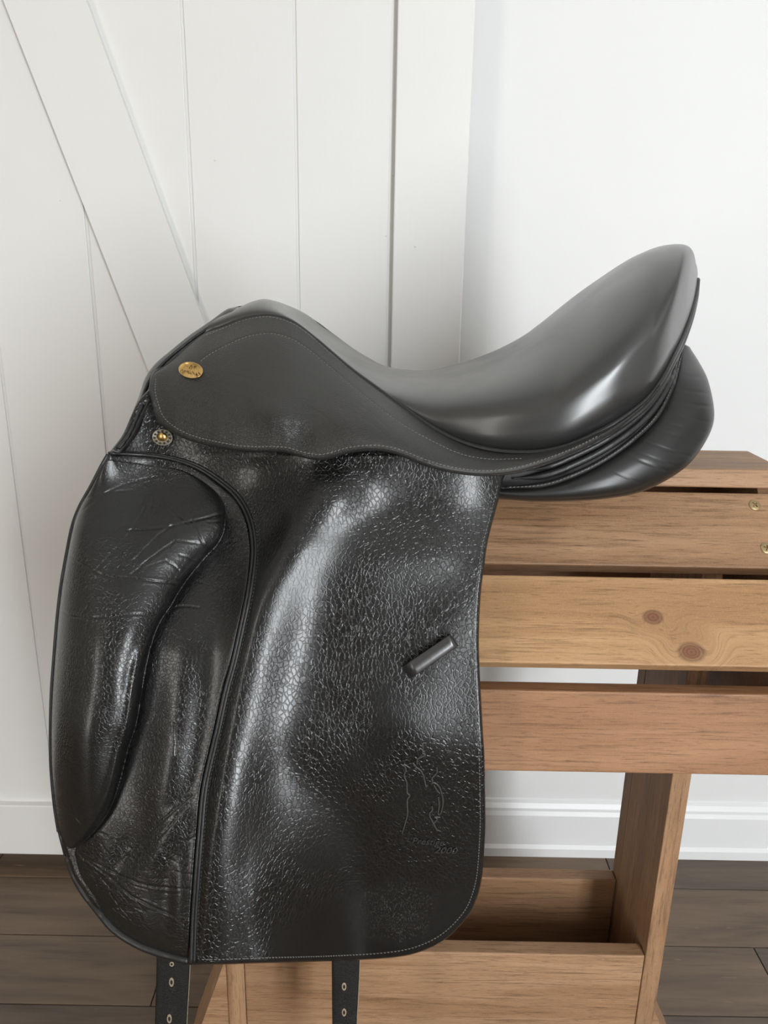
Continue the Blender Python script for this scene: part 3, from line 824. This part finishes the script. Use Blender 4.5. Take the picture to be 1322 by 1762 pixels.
def text_on(name, body, px, py, size_px, ang, shear, sh, off, depth, mat, parent, aniso=1.0, offset=0):
    cu = bpy.data.curves.new(name, 'FONT'); cu.body = body; cu.size = 1.0; cu.shear = shear; cu.resolution_u = 3; cu.offset = offset
    cu.align_x = 'CENTER'; cu.align_y = 'CENTER'
    to = bpy.data.objects.new('tmp', cu); COL.objects.link(to)
    bpy.context.view_layer.update()
    dg = bpy.context.evaluated_depsgraph_get()
    me0 = bpy.data.meshes.new_from_object(to.evaluated_get(dg))
    bpy.data.objects.remove(to); bpy.data.curves.remove(cu)
    co = np.array([v.co[:] for v in me0.vertices])
    a = math.radians(ang)
    X = co[:, 0] * size_px * aniso; Yp = -co[:, 1] * size_px
    qx = px + X * math.cos(a) - Yp * math.sin(a); qy = py + X * math.sin(a) + Yp * math.cos(a)
    P = on(sh, np.stack([qx, qy], 1), off)
    me0.vertices.foreach_set('co', (P - SA).astype(np.float32).ravel())
    bm = bmesh.new(); bm.from_mesh(me0)
    r = bmesh.ops.extrude_face_region(bm, geom=list(bm.faces))
    for v in [g for g in r['geom'] if isinstance(g, bmesh.types.BMVert)]: v.co.y -= depth
    bmesh.ops.recalc_face_normals(bm, faces=bm.faces); bm.to_mesh(me0); bm.free()
    me0.materials.clear()
    return link(name, me0, mat, parent, False)
M_LET = leather('pressed lettering', (.035, .034, .033), .25, 0, fine=.2, coat=.4)
text_on('embossed_lettering', 'Prestige', 736, 1448, 15, 4, .25, shF, .0002, .0008, M_LET, flap, 1.15)
text_on('embossed_lettering', '2000', 766, 1463, 15.5, 3, .35, shF, .0002, .0008, M_LET, flap, 1.25)

# ---- skirt
sk_top = [(281, 634), (318, 601), (352, 575), (385, 562), (412, 551), (440, 544), (470, 543), (502, 553), (528, 570), (563, 600), (598, 630), (640, 662), (692, 700), (745, 737), (798, 765), (857, 780), (920, 781), (973, 770), (1026, 748), (1068, 724), (1112, 690), (1136, 660)]
sk_bot = [(263, 690), (272, 722), (291, 739), (326, 757), (375, 769), (424, 776), (469, 776.5), (493, 778), (521, 786), (545, 790), (566, 788), (602, 778), (640, 774), (668, 777), (692, 784), (735, 801), (782, 813), (835, 818), (888, 813), (941, 798), (994, 777), (1037, 756), (1079, 730), (1111, 700), (1139, 664)]
sk_left = [(281, 634), (264, 644), (258.5, 668), (263, 690)]
sk_right = [(1136, 660), (1139, 664)]
PX, PY, bnd = coons(sk_top, sk_left, sk_bot, sk_right, 560, 110)
U = np.linspace(0, 1, 560)[None].repeat(110, 0); V = np.linspace(0, 1, 110)[:, None].repeat(560, 1)
topc = spline(sk_top, 560); botc = spline(sk_bot, 560)
edgeY = np.interp(topc[:, 0], np.r_[250, 300, Ex[10:210:5]], np.r_[.705, .715, (YC - HW)[10:210:5] - .004])
botY = itp(botc[:, 0], [(258, .658), (300, .640), (375, .624), (470, .611), (545, .603), (640, .600), (740, .598), (835, .604), (940, .610), (1040, .628), (1100, .645), (1139, .662)])
bl = 1 - (1 - V) ** 1.6
Ysk = edgeY[None] * (1 - bl) + botY[None] * bl
Ysk = Ysk - .006 * np.sin(math.pi * np.clip(V, 0, 1)) * sstep(PX, 258, 420)
Ysk = Ysk - .0075 * gauss(PX, PY, 478, 716, 42, 26, 20) + .0055 * gauss(PX, PY, 517, 748, 32, 22, 35)
Ysk = Ysk - .003 * gauss(PX, PY, 590, 735, 50, 26, 30)
# piped band along the upper edge
st2 = spline([(345, 622), (361, 610), (389, 595), (424, 580), (458, 574), (479, 576), (507, 586), (535, 605), (570, 634), (605, 664), (640, 692), (692, 730), (740, 757), (790, 780), (840, 790), (900, 789)], 200)
dS = pdist(PX, PY, st2)
Ysk = Ysk + .0010 * np.exp(-(dS / 2.2) ** 2)
Ysk = Ysk + .4 * nz(PX * 1.7, PY * 1.9)
for k in range(40):     # creases below the plaque and at the bar
    x, y = (rs.uniform(275, 420), rs.uniform(640, 700)) if k < 20 else (rs.uniform(470, 640), rs.uniform(690, 765))
    a0 = .25 if k < 20 else .55
    p = np.array([[x, y], [x + 30 * math.cos(a0), y + 30 * math.sin(a0)], [x + 60 * math.cos(a0 + .1), y + 60 * math.sin(a0 + .1)]])
    Ysk = Ysk + .00022 * np.exp(-(pdist(PX, PY, p) / 1.6) ** 2)
skirt, shS = sheet('skirt', PX, PY, Ysk, .0045, M_SKIRT, saddle, SA, bnd, 4.5, .0022)
skirt['label'] = 'matte charcoal leather skirt'
mirror(skirt)
stitches('stitching', on(shS, st2, .0001), M_STITCH, skirt, SA)
low2 = spline([(268, 652), (267, 672), (271, 690), (280, 715), (297, 732), (329, 749), (377, 761), (424, 768), (469, 768.5), (494, 770), (522, 778), (545, 782), (565, 780), (600, 770), (640, 766), (670, 769), (695, 776), (738, 793), (784, 805), (835, 810), (886, 805), (938, 790), (990, 770), (1030, 750)], 420)
stitches('stitching', on(shS, low2, .0003), M_STITCH, skirt, SA)
edg = spline([(p[0] + .5, p[1] - 1) for p in [(281, 634), (264, 644), (258.5, 668), (263, 690)] + sk_bot[1:]], 420)
tube('skirt_edge', on(shS, edg, -.0020), .0013, M_EDGE, skirt, SA, 6)
top_st = spline([(354, 574), (385, 561.5), (412, 550.5), (440, 543.5), (470, 543), (502, 553), (528, 570), (563, 600), (598, 630)], 140)
stitches('stitching', on(shS, top_st + np.array([0, 3]), .0003), M_STITCH, skirt, SA)

# brass plaque
def oval(name, cx, cy, rx, ry, ang, sh, off, th, mat, parent, rim=True):
    a = math.radians(ang); V = []; n = 48
    rings = [(1.0, 0), (.985, th), (.93, th * 1.25), (.90, th * .85), (.45, th * .95), (0.02, th)]
    for s, h in rings:
        for k in range(n):
            t = 2 * math.pi * k / n; x, y = rx * s * math.cos(t), ry * s * math.sin(t)
            q = (cx + x * math.cos(a) - y * math.sin(a), cy + x * math.sin(a) + y * math.cos(a))
            V.append((q[0], q[1], h))
    V = np.array(V)
    P = on(sh, V[:, :2], off); 
    # flatten to the mean plane of the rim
    A_ = np.column_stack([V[:, 0] - cx, V[:, 1] - cy, np.ones(len(V))]); Yv = P[:, 1]
    cf, *_ = np.linalg.lstsq(A_, Yv, rcond=None)
    P = at(V[:, 0], V[:, 1], A_ @ cf - V[:, 2])
    F = []
    for r in range(len(rings) - 1):
        for k in range(n): F.append((r * n + k, r * n + (k + 1) % n, (r + 1) * n + (k + 1) % n, (r + 1) * n + k))
    me = mesh_np(name, P - SA, np.array(F))
    bm = bmesh.new(); bm.from_mesh(me); bmesh.ops.recalc_face_normals(bm, faces=bm.faces); bm.to_mesh(me); bm.free()
    return link(name, me, mat, parent), dict(x=V[:, 0], y=V[:, 1], Y=A_ @ cf - th)
plq, shP = oval('plaque', 328.3, 636.8, 21.3, 14.0, 8, shS, .0008, .0012, M_GOLD, skirt)
plq['label'] = 'oval brass maker plaque'
text_on('engraving', 'GRIECHO', 327.5, 641.5, 8.2, 10, 0, shP, .0002, .0001, M_GOLDD, plq, 1.0)
text_on('engraving', 'M', 330, 632.5, 11, 14, .2, shP, .0002, .0001, M_GOLDD, plq, 1.3)
text_on('engraving', 'S', 322.5, 633, 8, 8, 0, shP, .0002, .0001, M_GOLDD, plq, 1.2)
text_on('engraving', 'm', 336.5, 628.5, 6, 14, 0, shP, .0002, .0001, M_GOLDD, plq, 1.2)

# stud with a ring of stars
std, shD = oval('stud', 279.5, 752.5, 18.0, 14.2, 10, shF, .0010, .0011, M_PALE, flap)
std['label'] = 'round stud with brass centre and star ring'
def dome(cx, cy, rx, ry, ang, name, mat, parent, sh, h):
    V = []; n = 32; a = math.radians(ang); rings = np.linspace(0, 1, 9)
    Yb = float(np.mean(sh['Y']))
    for s in rings:
        for k in range(n):
            t = 2 * math.pi * k / n; rr = math.cos(s * math.pi / 2 * .98)
            x, y = rx * rr * math.cos(t), ry * rr * math.sin(t)
            V.append(at(cx + x * math.cos(a) - y * math.sin(a), cy + x * math.sin(a) + y * math.cos(a), Yb - h * math.sin(s * math.pi / 2)))
    F = [(r * n + k, r * n + (k + 1) % n, (r + 1) * n + (k + 1) % n, (r + 1) * n + k) for r in range(8) for k in range(n)]
    me = mesh_np(name, np.array(V) - SA, np.array(F))
    return link(name, me, mat, parent)
dome(279, 752, 9.6, 8.2, 10, 'stud_cap', M_GOLD, std, shD, .0032)
for k in range(11):
    t = 2 * math.pi * (k + .3) / 11
    cx, cy = 279.2 + 13.2 * math.cos(t), 752.3 + 10.6 * math.sin(t); V = []
    for j in range(10):
        rr = 2.9 if j % 2 == 0 else 1.4; b = 2 * math.pi * j / 10
        V.append(on(shD, [(cx + rr * math.cos(b), cy + rr * .85 * math.sin(b))], .0005)[0])
    V = np.array(V) - SA; V = np.vstack([V, V + np.array([0, .0007, 0])])
    me = mesh_list('star', V, [list(range(10))[::-1]] + [[i, (i + 1) % 10, (i + 1) % 10 + 10, i + 10] for i in range(10)])
    link('star', me, M_GREEN, std, None, False) if False else link('star', me, M_GREEN, std, False)

# ---- front of the pommel: head plate, panel facing and their piping
hp_left = [(405, 529), (389, 533), (361, 553), (326, 577), (295, 602), (267, 626), (250, 650), (239, 682), (225, 717), (211, 748), (189, 777)]
hp_right = [(436, 548), (410, 556), (385, 570), (350, 592), (318, 616), (296, 640), (276, 662), (258, 692), (243, 722), (228, 752), (206, 781)]
PX, PY, bnd = coons([(405, 529), (436, 548)], hp_left, [(189, 777), (206, 781)], hp_right, 40, 160)
U = np.linspace(0, 1, 40)[None].repeat(160, 0); V = np.linspace(0, 1, 160)[:, None].repeat(40, 1)
Yh = itp(V[:, 0], [(0, YC - .042), (.15, .742), (.4, .716), (.55, .696), (.75, .668), (.9, .645), (1, .632)])[:, None].repeat(40, 1)
Yh = Yh + .016 * (1 - U) ** 1.5 - .004 * U
facing, shH = sheet('panel_facing', PX, PY, Yh, .016, M_PANEL, saddle, SA, bnd, 7, .004)
facing['label'] = 'front panel facing at the pommel'
mirror(facing)
def lerp_curve(t, n=140):
    a, b = spline(hp_left, n), spline(hp_right, n); return a * (1 - t) + b * t
tube('pommel_piping', on(shH, lerp_curve(.30)[3:138], .0012), .0016, M_EDGE, facing, SA, 8)
tube('pommel_piping', on(shH, lerp_curve(.56)[2:136], .0018), .0015, M_EDGE, facing, SA, 8)
tube('pommel_piping', on(shH, lerp_curve(.78)[0:74], .0026), .0016, M_EDGE, facing, SA, 8)
# gullet bridge joining both facings at the top
tp3 = [at(405, 530, YC - .045), at(408, 527.5, YC - .02), at(409, 527, YC), at(408, 527.5, YC + .02), at(405, 530, YC + .045)]
q = []
for y, z in ((-.046, -.003), (-.03, -.0005), (0, 0), (.03, -.0005), (.046, -.003)):
    p = at(421, 540, YC); q.append((p[0], YC + y, p[2] + z))
gb = resample3(np.array(q), .003)
tube('gullet_bridge', gb, .0075 * np.clip(np.sin(np.linspace(.08, math.pi - .08, len(gb))) * 1.6, .1, 1), M_PANEL, saddle, SA, 10)

# ---- rear panel (stuffed cushion under the cantle)
pn_u = spline([(300, 712), (450, 772), (600, 800), (760, 826), (862, 838), (931, 834), (984, 818), (1036, 793), (1089, 756), (1132, 713), (1158, 661), (1172, 612), (1177, 592)], 420)
pn_l = spline([(300, 770), (450, 812), (600, 835), (760, 852), (862, 857), (940, 860), (1036, 855), (1105, 841), (1169, 805), (1205, 762), (1223, 715), (1213, 655), (1196, 619), (1180, 596)], 420)
tt = np.linspace(0, 1, 420)
Yu = sitp(tt, [(0, .712), (.15, .690), (.317, .664), (.556, .640), (.727, .640), (.863, .665), (.945, .70), (1, .745)])
Yl = sitp(tt, [(0, .716), (.15, .696), (.317, .672), (.556, .650), (.727, .655), (.863, .685), (.945, .722), (1, .760)])
Pu, Pl = at(pn_u[:, 0], pn_u[:, 1], Yu), at(pn_l[:, 0], pn_l[:, 1], Yl)
Mid = (Pu + Pl) / 2; Ax = (Pl - Pu) / 2; ln = np.linalg.norm(Ax, axis=1)[:, None]
Bo = np.array([.35, -1., -.12])[None] * np.ones((420, 1)); Bo -= (Bo * (Ax / ln)).sum(1)[:, None] * (Ax / ln)
Bo /= np.linalg.norm(Bo, axis=1)[:, None]
rad = np.maximum(ln * .62, .003)
ns = 40; Vp = []
for k in range(ns):
    a = 2 * math.pi * k / ns
    ca, sa = math.cos(a), math.sin(a)
    sx = np.sign(ca) * abs(ca); sy = np.sign(sa) * abs(sa)
    wr = 0
    Vp.append(Mid + Ax * sx + Bo * rad * sy)
Vp = np.stack(Vp, 1)
# shallow wrinkles in the stuffed leather
for (s0, dep) in ((.62, .0007), (.68, .0009), (.735, .0011), (.775, .0008), (.80, .0013), (.825, .0010), (.70, .0005), (.86, .0008), (.89, .0008), (.925, .0007)):
    g = np.exp(-((tt - .317 - .683 * s0) / .0018) ** 2)[:, None]
    ang = np.linspace(0, 2 * math.pi, ns, endpoint=False)[None]
    Vp -= (Bo[:, None] * (g * dep * .55 * np.clip(np.sin(ang) * 1.2 - .2 - .5 * np.cos(ang - .3 * s0), 0, 1))[..., None])
V = Vp.reshape(-1, 3)
i = np.arange(419)[:, None] * ns; k = np.arange(ns)[None]; k2 = (k + 1) % ns
F = np.stack([i + k, i + k2, i + ns + k2, i + ns + k], -1).reshape(-1, 4)
me = mesh_np('panel', V - SA, F)
bm = bmesh.new(); bm.from_mesh(me); bmesh.ops.holes_fill(bm, edges=[e for e in bm.edges if e.is_boundary]); bmesh.ops.recalc_face_normals(bm, faces=bm.faces); bm.to_mesh(me); bm.free()
panel = link('panel', me, M_PANEL, saddle); panel['label'] = 'stuffed rear panel under the cantle'
mirror(panel)

# ---- gusset between skirt and panel with welts
gs_top = [(850, 800), (930, 792), (990, 768), (1035, 746), (1078, 718), (1112, 686), (1140, 650), (1158, 614), (1176, 579)]
gs_bot = [(860, 842), (931, 838), (984, 822), (1036, 797), (1089, 760), (1132, 717), (1158, 665), (1172, 616), (1178, 590)]
PX, PY, bnd = coons(gs_top, [(850, 800), (860, 842)], gs_bot, [(1176, 579), (1178, 590)], 200, 50)
V = np.linspace(0, 1, 50)[:, None].repeat(200, 1)
xs = PX
Yg0 = itp(spline(gs_top, 200)[:, 0], [(850, .636), (940, .634), (1040, .642), (1100, .655), (1140, .675), (1160, .70), (1176, .735)])[None]
Yg1 = itp(spline(gs_bot, 200)[:, 0], [(860, .632), (984, .630), (1089, .644), (1132, .662), (1158, .688), (1178, .735)])[None]
Yg = Yg0 * (1 - V) + Yg1 * V + .003 * np.sin(V * math.pi)
gus, shG = sheet('gusset', PX, PY, Yg, .012, M_PANEL, saddle, SA, bnd, 3, .0015)
mirror(gus)
def gcurve(t, a, b, n=160): return (spline(gs_top, n) * (1 - t) + spline(gs_bot, n) * t)[a:b]
for t, a, b, r, off in ((.30, 20, 150, .0030, .0022), (.58, 10, 156, .0034, .0022), (.93, 4, 158, .0024, .0010)):
    Pn = on(shG, gcurve(t, a, b), off); rr = np.full(len(Pn), r); m_ = np.linspace(0, 1, len(Pn)); rr *= np.clip(np.minimum(m_ / .12, (1 - m_) / .15), .25, 1)
    tube('rear_welt', Pn, rr, M_EDGE, gus, SA, 10)
stitches('stitching', on(shG, gcurve(.93, 6, 150), .0036), M_STITCH, gus, SA)

# ---- inner sweat flap hidden behind the outer flap, carrying the billets
sw = [(300, 1080), (560, 1080), (780, 1080)]
PX, PY, bnd = coons(sw, [(300, 1080), (230, 1250), (240, 1520)], [(240, 1520), (420, 1600), (700, 1560)], [(780, 1080), (770, 1300), (700, 1560)], 30, 40)
Ysw = Yflap(PX, PY) + .0075
Ysw = np.minimum(np.maximum(Ysw, .5865), .60) 
sf, shW = sheet('sweat_flap', PX, PY, Ysw * 0 + np.maximum(Ysw, .5868), .0018, M_STRAP, saddle, SA, bnd, 0)

def billet(name, pl, pr, holes, label, bend):
    """strap between left and right pixel edges, at the depth of the sweat flap"""
    n = 60; L = spline(pl, n); Rr = spline(pr, n)
    PXb = L[:, 0][:, None] * (1 - np.linspace(0, 1, 17)) + Rr[:, 0][:, None] * np.linspace(0, 1, 17)
    PYb = L[:, 1][:, None] * (1 - np.linspace(0, 1, 17)) + Rr[:, 1][:, None] * np.linspace(0, 1, 17)
    Yb = .5832 + bend * (np.linspace(-1, 1, 17)[None] ** 2).repeat(n, 0) + .0006 * np.sin(np.linspace(0, 7, n))[:, None]
    bd = np.vstack([np.column_stack([PXb[0], PYb[0]]), np.column_stack([PXb[:, -1], PYb[:, -1]]), np.column_stack([PXb[-1, ::-1], PYb[-1, ::-1]]), np.column_stack([PXb[::-1, 0], PYb[::-1, 0]])])
    o, sh = sheet(name, PXb, PYb, Yb, .0030, M_STRAP, saddle, SA, bd, 3, .0008)
    o['label'] = label
    # pale raw cut edge on the right
    ed = np.column_stack([PXb[:, -1] - .2, PYb[:, -1]])
    tube('raw_edge', on(sh, ed, -.0012), .0009, M_RAW, o, SA, 6, 1.0)
    for (hx, hy, w_, h_) in holes:
        Q = []; m = 20
        for s, d in ((1.0, .0001), (.78, .0006), (.5, .0003)):
            for k in range(m):
                t = 2 * math.pi * k / m; Q.append((hx + w_ * s * math.cos(t), hy + h_ * s * math.sin(t), d))
        Q = np.array(Q); P = on(sh, Q[:, :2], 0); P[:, 1] -= Q[:, 2]
        Fh = [(r * m + k, r * m + (k + 1) % m, (r + 1) * m + (k + 1) % m, (r + 1) * m + k) for r in range(2) for k in range(m)]
        me = mesh_list('billet_hole', P - SA, Fh + [tuple(range(2 * m, 3 * m))])
        me.materials.append(M_RAW); me.materials.append(M_BLACK)
        hb = link('billet_hole', me, None, o)
        for p in me.polygons: p.material_index = 1 if (len(p.vertices) > 4) else 0
    return o
billet('billet_strap', [(272, 1480), (269.6, 1647), (266.5, 1762), (262, 1900)], [(331, 1480), (327, 1650), (321, 1762), (315, 1900)],
       [(295.6, 1659, 4, 4.2), (295.2, 1690, 4.2, 8), (291.5, 1753, 4.2, 8), (288, 1815, 4.2, 8)], 'front billet strap with punched holes', .0008)
billet('billet_strap', [(570, 1480), (571, 1655), (572, 1762), (574, 1900)], [(622, 1480), (619, 1655), (614, 1762), (609, 1900)],
       [(592.3, 1697.6, 4, 7), (592.3, 1742, 4, 7), (592, 1790, 4, 7)], 'rear billet strap with punched holes', .0008)
